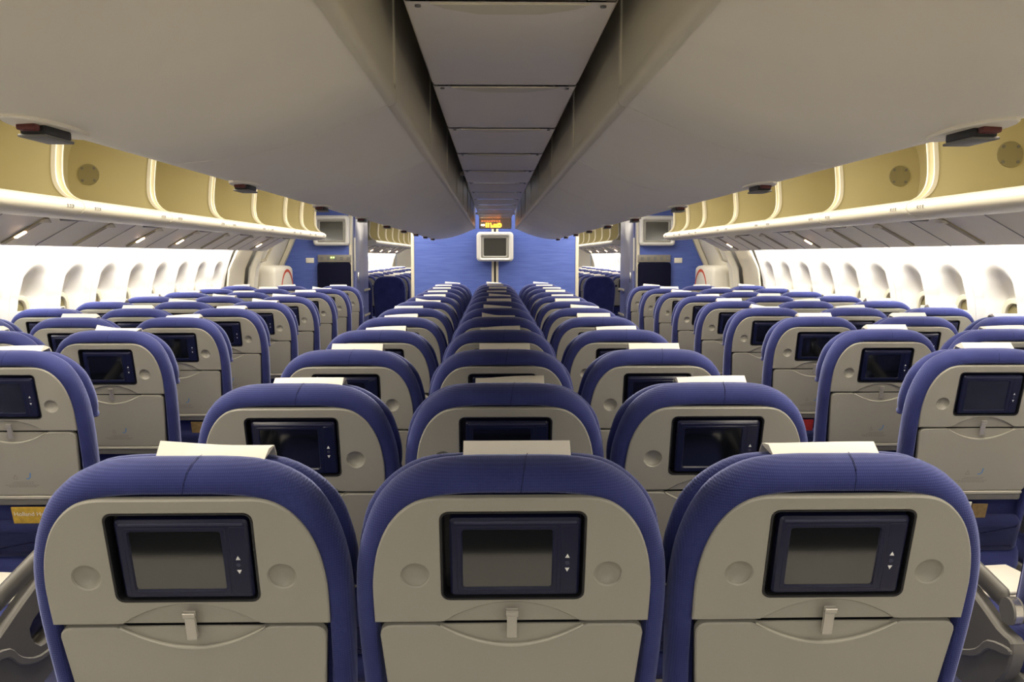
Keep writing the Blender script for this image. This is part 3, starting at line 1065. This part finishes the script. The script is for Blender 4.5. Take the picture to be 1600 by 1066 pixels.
    for v, a, b in ((-.312, -.025, .036), (-.318, -.032, .040), (-.324, -.055, .055), (-.3295, -.045, .048)):
        u = a
        while u < b:
            w = rnd.uniform(.004, .010)
            quad([(u, v), (u + w, v), (u + w, v + .0022), (u, v + .0022)])
            u += w + .002
    S['small_print'] = (finish(bm, 'small_print'), 'grey_print')
    # literature pocket
    rings = []
    for n, ins in ((-.01, 0.0), (.014, .004), (.024, .014), (.026, .03)):
        lp = offset_loop(rrect(-.205, .205, -.60, -.465, .025, 4), ins)
        rings.append([SP(u, v, n) for u, v in lp])
    S['pocket'] = (loft(rings, 'pocket', True, True, 60), 'navy_cloth')
    # cushion, base, legs, armrest
    S['cushion'] = (box_me('seat_cushion', -.232, .232, .15, .66, .36, .475, bev=.035, smooth=60), 'blue_cloth')
    S['base'] = (box_me('seat_base', -.235, .235, .14, .60, .27, .37, bev=.012), 'dark_grey')
    bm = bmesh.new()
    box(bm, .06, .10, .20, .245, 0, .28, .004)
    box(bm, .06, .10, .45, .495, 0, .28, .004)
    box(bm, .06, .10, .20, .495, 0.0, .03, .004)
    S['leg'] = (finish(bm, 'leg', 40), 'arm_grey')

    def arm(x0, x1, nm):
        bm = bmesh.new()
        box(bm, x0, x1, .205, .52, -.03, .03, .014)
        bmesh.ops.transform(bm, matrix=Matrix.Translation((0, 0, .552)) @ Matrix.Translation((0, .17, 0)) @ Matrix.Rotation(math.radians(10.5), 4, 'X') @ Matrix.Translation((0, -.17, 0)), verts=bm.verts[:])
        return finish(bm, nm, 50)
    S['armrest_l'] = (arm(-.266, -.2395, 'armrest'), 'arm_grey')
    S['armrest_r'] = (arm(.2395, .266, 'armrest'), 'arm_grey')
    for nm, sx in (('l', -1), ('r', 1)):
        bm = bmesh.new()
        cyl(bm, (sx * .2525, .178, .540), .036, .030, 'X', 24)
        S['pivot_' + nm] = (finish(bm, 'armrest_pivot', 40), 'dark_grey')
        bm = bmesh.new()
        cyl(bm, (sx * .2525, .178, .540), .0375, .019, 'X', 24)
        S['ring_' + nm] = (finish(bm, 'pivot_ring', 40), 'chrome')

        def PA(u, v, n, sx=sx):
            return (sx * (.262 + n), u, v)
        o1 = catmull([(.13, .47), (.20, .485), (.33, .53), (.50, .575), (.60, .555), (.635, .45), (.62, .33), (.50, .27), (.36, .25), (.24, .30), (.15, .38)], 3, True)
        h1 = catmull([(.357, .440), (.44, .470), (.53, .480), (.55, .43), (.50, .385), (.41, .372)], 3, True)
        S['side_' + nm] = (plate(PA, o1, [h1], .016, .036, .006, 'side_panel'), 'arm_grey')
        rb = catmull([(.14, .455), (.24, .435), (.30, .385), (.40, .345), (.52, .350), (.625, .395), (.630, .382), (.52, .332), (.40, .327), (.29, .365), (.23, .413), (.14, .432)], 3, True)
        S['rib_' + nm] = (plate(PA, rb, [], .021, .008, .003, 'panel_rib'), 'dark_grey')
    # paper headrest covers: several ways the top edge stands up
    for k, (hl, hr, cv) in enumerate(((.024, .006, 0.0), (.021, .021, 0.0), (.010, .016, .002), (.012, .013, .001), (.026, .005, -.009), (.006, .018, .003))):
        bm = bmesh.new()
        NW = 8
        path = [(3, -.066), (1.0, -.098), (.5, -.116), (0.0, -.132), (-1, -.1405), (-2, -.1445), (-3, -.1445)]
        front, back = [], []
        for i in range(NW + 1):
            f_ = i / NW
            u = -.083 + .166 * f_
            h = hl + (hr - hl) * f_ + cv * math.sin(PI * f_)
            row = []
            for q, n in path:
                v = .128 if q == 3 else ((.118 + (.007 + .8 * h) * q) if q >= 0 else (.10, .04, -.05)[int(-q) - 1])
                row.append((u, v, n))
            front.append([bm.verts.new(SP(*p)) for p in row])
            back.append([bm.verts.new(SP(p[0], p[1] + .0012, p[2] - .0022)) for p in row])
        for A_ in (front, back):
            for a, b in zip(A_[:-1], A_[1:]):
                for j in range(len(path) - 1):
                    bm.faces.new((a[j], a[j + 1], b[j + 1], b[j]))
        for e_ in (front[0], front[-1]):
            bm.faces.new([e_[j] for j in range(4)])
        for a, b in ((front[0], back[0]), (front[-1], back[-1])):
            for j in range(len(path) - 1):
                bm.faces.new((a[j], a[j + 1], b[j + 1], b[j]))
        for j in (0, len(path) - 1):
            for i in range(NW):
                bm.faces.new((front[i][j], front[i + 1][j], back[i + 1][j], back[i][j]))
        S['cover%d' % k] = (finish(bm, 'headrest_cover', 50), 'paper')
    # plain upholstered back for the last row of the next cabin
    rings = []
    for n, ins in ((0.002, .07), (-.002, .035), (-.008, .014), (-.018, .004), (-.036, 0), (-.058, .001), (-.10, .014), (-.12, .06)):
        rings.append([SP(u, v, n) for u, v in offset_loop(out, ins)])
    S['plain_back'] = (loft(rings, 'backrest', True, True, 70), 'blue_cloth')
    for k, (me_, mm) in S.items():
        if not me_.materials:
            me_.materials.append(MATS[mm])


seat_meshes()
COVER_RND = random.Random(11)


def seat(x, y, label, group, full=True, cover=None, cdx=None, arms='l', aisle=None, plain=False):
    t = thing('passenger_seat', label, 'seat', (x, y, 0), group)

    def P(nm, key, par=None):
        return link(nm, S[key][0], None, par or t)
    P('backrest', 'plain_back' if plain else 'backrest')
    P('headrest', 'headrest')
    c = P('headrest_cover', 'cover%d' % (cover if cover is not None else COVER_RND.choice((0, 1, 1, 2, 3, 3, 4, 5))))
    c['label'] = 'white paper headrest cover'
    c.location = ((cdx if cdx is not None else COVER_RND.uniform(-.03, .04)), 0, 0)
    P('seat_cushion', 'cushion')
    P('seat_base', 'base')
    if not full:
        P('leg', 'leg')
        P('leg', 'leg').location = (-.16, 0, 0)
    if plain:
        return t
    bp = P('back_panel', 'back_panel')
    if not full:
        P('tray_table', 'tray')
        P('tray_backing', 'tray_back')
        P('monitor_recess', 'monitor_recess')
        return t
    P('dimple', 'dimple_a', bp)
    P('dimple', 'dimple_b', bp)
    P('monitor_recess', 'monitor_recess', bp)
    P('latch_recess', 'latch_recess', bp)
    P('top_seam', 'top_seam')
    m = P('seat_monitor', 'monitor')
    m['label'] = 'dark navy monitor set in the seat back'
    for nm in ('screen', 'screen_frame', 'top_edge', 'control_strip', 'up_arrow', 'down_arrow', 'button'):
        P(nm, nm, m)
    tr = P('tray_table', 'tray')
    for nm in ('tray_inset', 'arc_rim', 'blue_mark', 'small_print', 'tray_lip', 'tray_hinge'):
        P(nm, nm, tr)
    P('tray_backing', 'tray_back')
    P('tray_latch', 'latch')
    P('literature_pocket', 'pocket')
    P('leg', 'leg')
    l2 = P('leg', 'leg')
    l2.location = (-.16, 0, 0)
    for a in arms:
        ar = P('armrest', 'armrest_' + a)
        P('armrest_pivot', 'pivot_' + a, ar)
        P('pivot_ring', 'ring_' + a, ar)
        if aisle == a:
            sp = P('side_panel', 'side_' + a)
            P('panel_rib', 'rib_' + a, sp)
    return t


def rowY(n):
    return 1.36 + 0.803 * (n - 1)


SC = 0.503
COLN = {-1: 'left', 0: 'middle', 1: 'right'}
for n in range(1, 13):
    for c in (-1, 0, 1):
        if n == 1:
            lab = 'nearest %s blue seat with grey back and large dark screen' % COLN[c]
        elif n <= 6:
            lab = 'blue seat in the %s column of the centre block, %s row from the camera' % (COLN[c], ORD[n - 1])
        else:
            lab = 'blue seat in the %s column of the centre block, %s row from the partition' % (COLN[c], ORD[12 - n])
        kw = {}
        if n == 1:
            kw = {-1: dict(cover=0, cdx=.035), 0: dict(cover=1, cdx=.008), 1: dict(cover=2, cdx=-.008)}[c]
        elif n == 2:
            kw = {-1: dict(cover=3, cdx=.03), 0: dict(cover=5, cdx=.012), 1: dict(cover=2, cdx=.0)}[c]
        elif n == 3:
            kw = {-1: dict(cover=1, cdx=.03), 0: dict(cover=1, cdx=.01), 1: dict(cover=1, cdx=.0)}[c]
        elif n in (5, 6) and c == 0:
            kw = dict(cover=4 if n == 5 else 0, cdx=0)
        seat(c * (SC if n > 1 else 0.496), rowY(n), lab, 'centre block seats', cover=kw.get('cover'), cdx=kw.get('cdx'), arms='lr' if c == 1 else 'l', aisle={-1: 'l', 1: 'r'}.get(c))
XS = (1.602, 2.108, 2.614)
CN = ('aisle', 'middle', 'window')
for s in (-1, 1):
    for n in range(2, 12):
        for j, x in enumerate(XS):
            if n == 2 and j > 0:
                continue
            lab = '%s seat of the %s block, %s row from the blue lavatory wall' % (CN[j], SIDE[s], ORD[11 - n])
            inner = 'r' if s < 0 else 'l'
            outer = 'l' if s < 0 else 'r'
            seat(s * x, rowY(n), 'blue ' + lab, SIDE[s] + ' block seats', arms=inner + (outer if j == 2 else ''), aisle=inner if j == 0 else None)
# seats of the next cabin, seen through the aisles
for s in (-1, 1):
    for j, x in enumerate(XS):
        for k in range(0, 16):
            y = 14.0 + 0.803 * k
            xp = abs(s * x + .029) * F_PX / y
            if xp < 105 or xp > 215:
                continue
            if k == 0 and j == 0:
                lab = 'dark blue cloth-backed seat standing in the %s gap beside the partition' % SIDE[s]
            else:
                lab = 'distant seat beyond the %s lavatory, %s column, %s row of next cabin' % (SIDE[s], CN[j], ORD[k])
            seat(s * x, y, lab, 'next cabin seats', full=False, plain=(k == 0))

# ------------------------------------------------------------------ papers in the seat pockets
def pocket_paper(name, label, cat, seat_x, n, u0, u1, top, m, lean=0.0, text=None, th=.004):
    o = thing(name, label, cat, (seat_x, rowY(n), 0))
    bm = bmesh.new()
    r = bmesh.ops.create_cube(bm, size=1.0)
    for v in r['verts']:
        x, y, z = v.co
        vv = -.56 + (y + .5) * (top + .56)
        v.co = Vector(SP(u0 + (x + .5) * (u1 - u0) + lean * (y + .5), vv, .004 + (z + .5) * th))
    link('cover_sheet', finish(bm, name), m, o)
    if text:
        me = text_mesh(text[0], text[1], 'cover_title')
        me.materials.append(MATS['white_print'])
        M = Matrix(((1, 0, 0, 0), (0, -ST, CT * -1, 0), (0, CT, -ST, 0), (0, 0, 0, 1)))
        p = SP(text[2], text[3], .004 + th + .0008)
        me.transform(Matrix.Translation(p) @ M)
        l = link('cover_title', me, None, o)
    return o


pocket_paper('magazine', 'yellow travel magazine in pocket of nearest left aisle seat', 'magazine', -XS[0], 3, -.052, .150, -.406, 'mag_yellow', text=('Holland Herald', .022, -.046, -.438))
pocket_paper('magazine', 'brown magazine in pocket of left aisle seat behind nearest left screen', 'magazine', -XS[0], 5, .03, .15, -.407, 'mag_brown')
pocket_paper('magazine', 'red magazine in pocket of right aisle seat, just past nearest right seat', 'magazine', XS[0], 4, -.01, .07, -.407, 'mag_red')
pocket_paper('paper_bag', 'white paper bag in pocket of the nearest right aisle seat', 'paper bag', XS[0], 3, -.085, .010, -.406, 'paper', lean=.008)
pocket_paper('magazine', 'brown magazine beside the white paper bag, right aisle seat pocket', 'magazine', XS[0], 3, .022, .075, -.414, 'mag_brown')
pocket_paper('magazine', 'dark red magazine in pocket of right aisle seat, next row beyond', 'magazine', XS[0], 5, -.07, .03, -.407, 'mag_red')

# ------------------------------------------------------------------ folded white cloths lying on the second-row aisle cushions
for sd in (-1, 1):
    bm = bmesh.new()
    for k in range(3):
        box(bm, -.10 + .004 * k, .10 - .006 * k, -.12 + .005 * k, .12 - .003 * k, .011 * k, .011 * k + .010, .004)
    o = link('folded_cloth', finish(bm, 'folded_cloth', 50), 'paper')
    o.location = (sd * (XS[0] - .08), rowY(2) + .52, .4755)
    o.rotation_euler = (0, 0, sd * .12)
    tag(o, 'white folded cloth on the seat cushion beside the %s aisle armrest' % SIDE[sd], 'cloth', 'folded cloths')
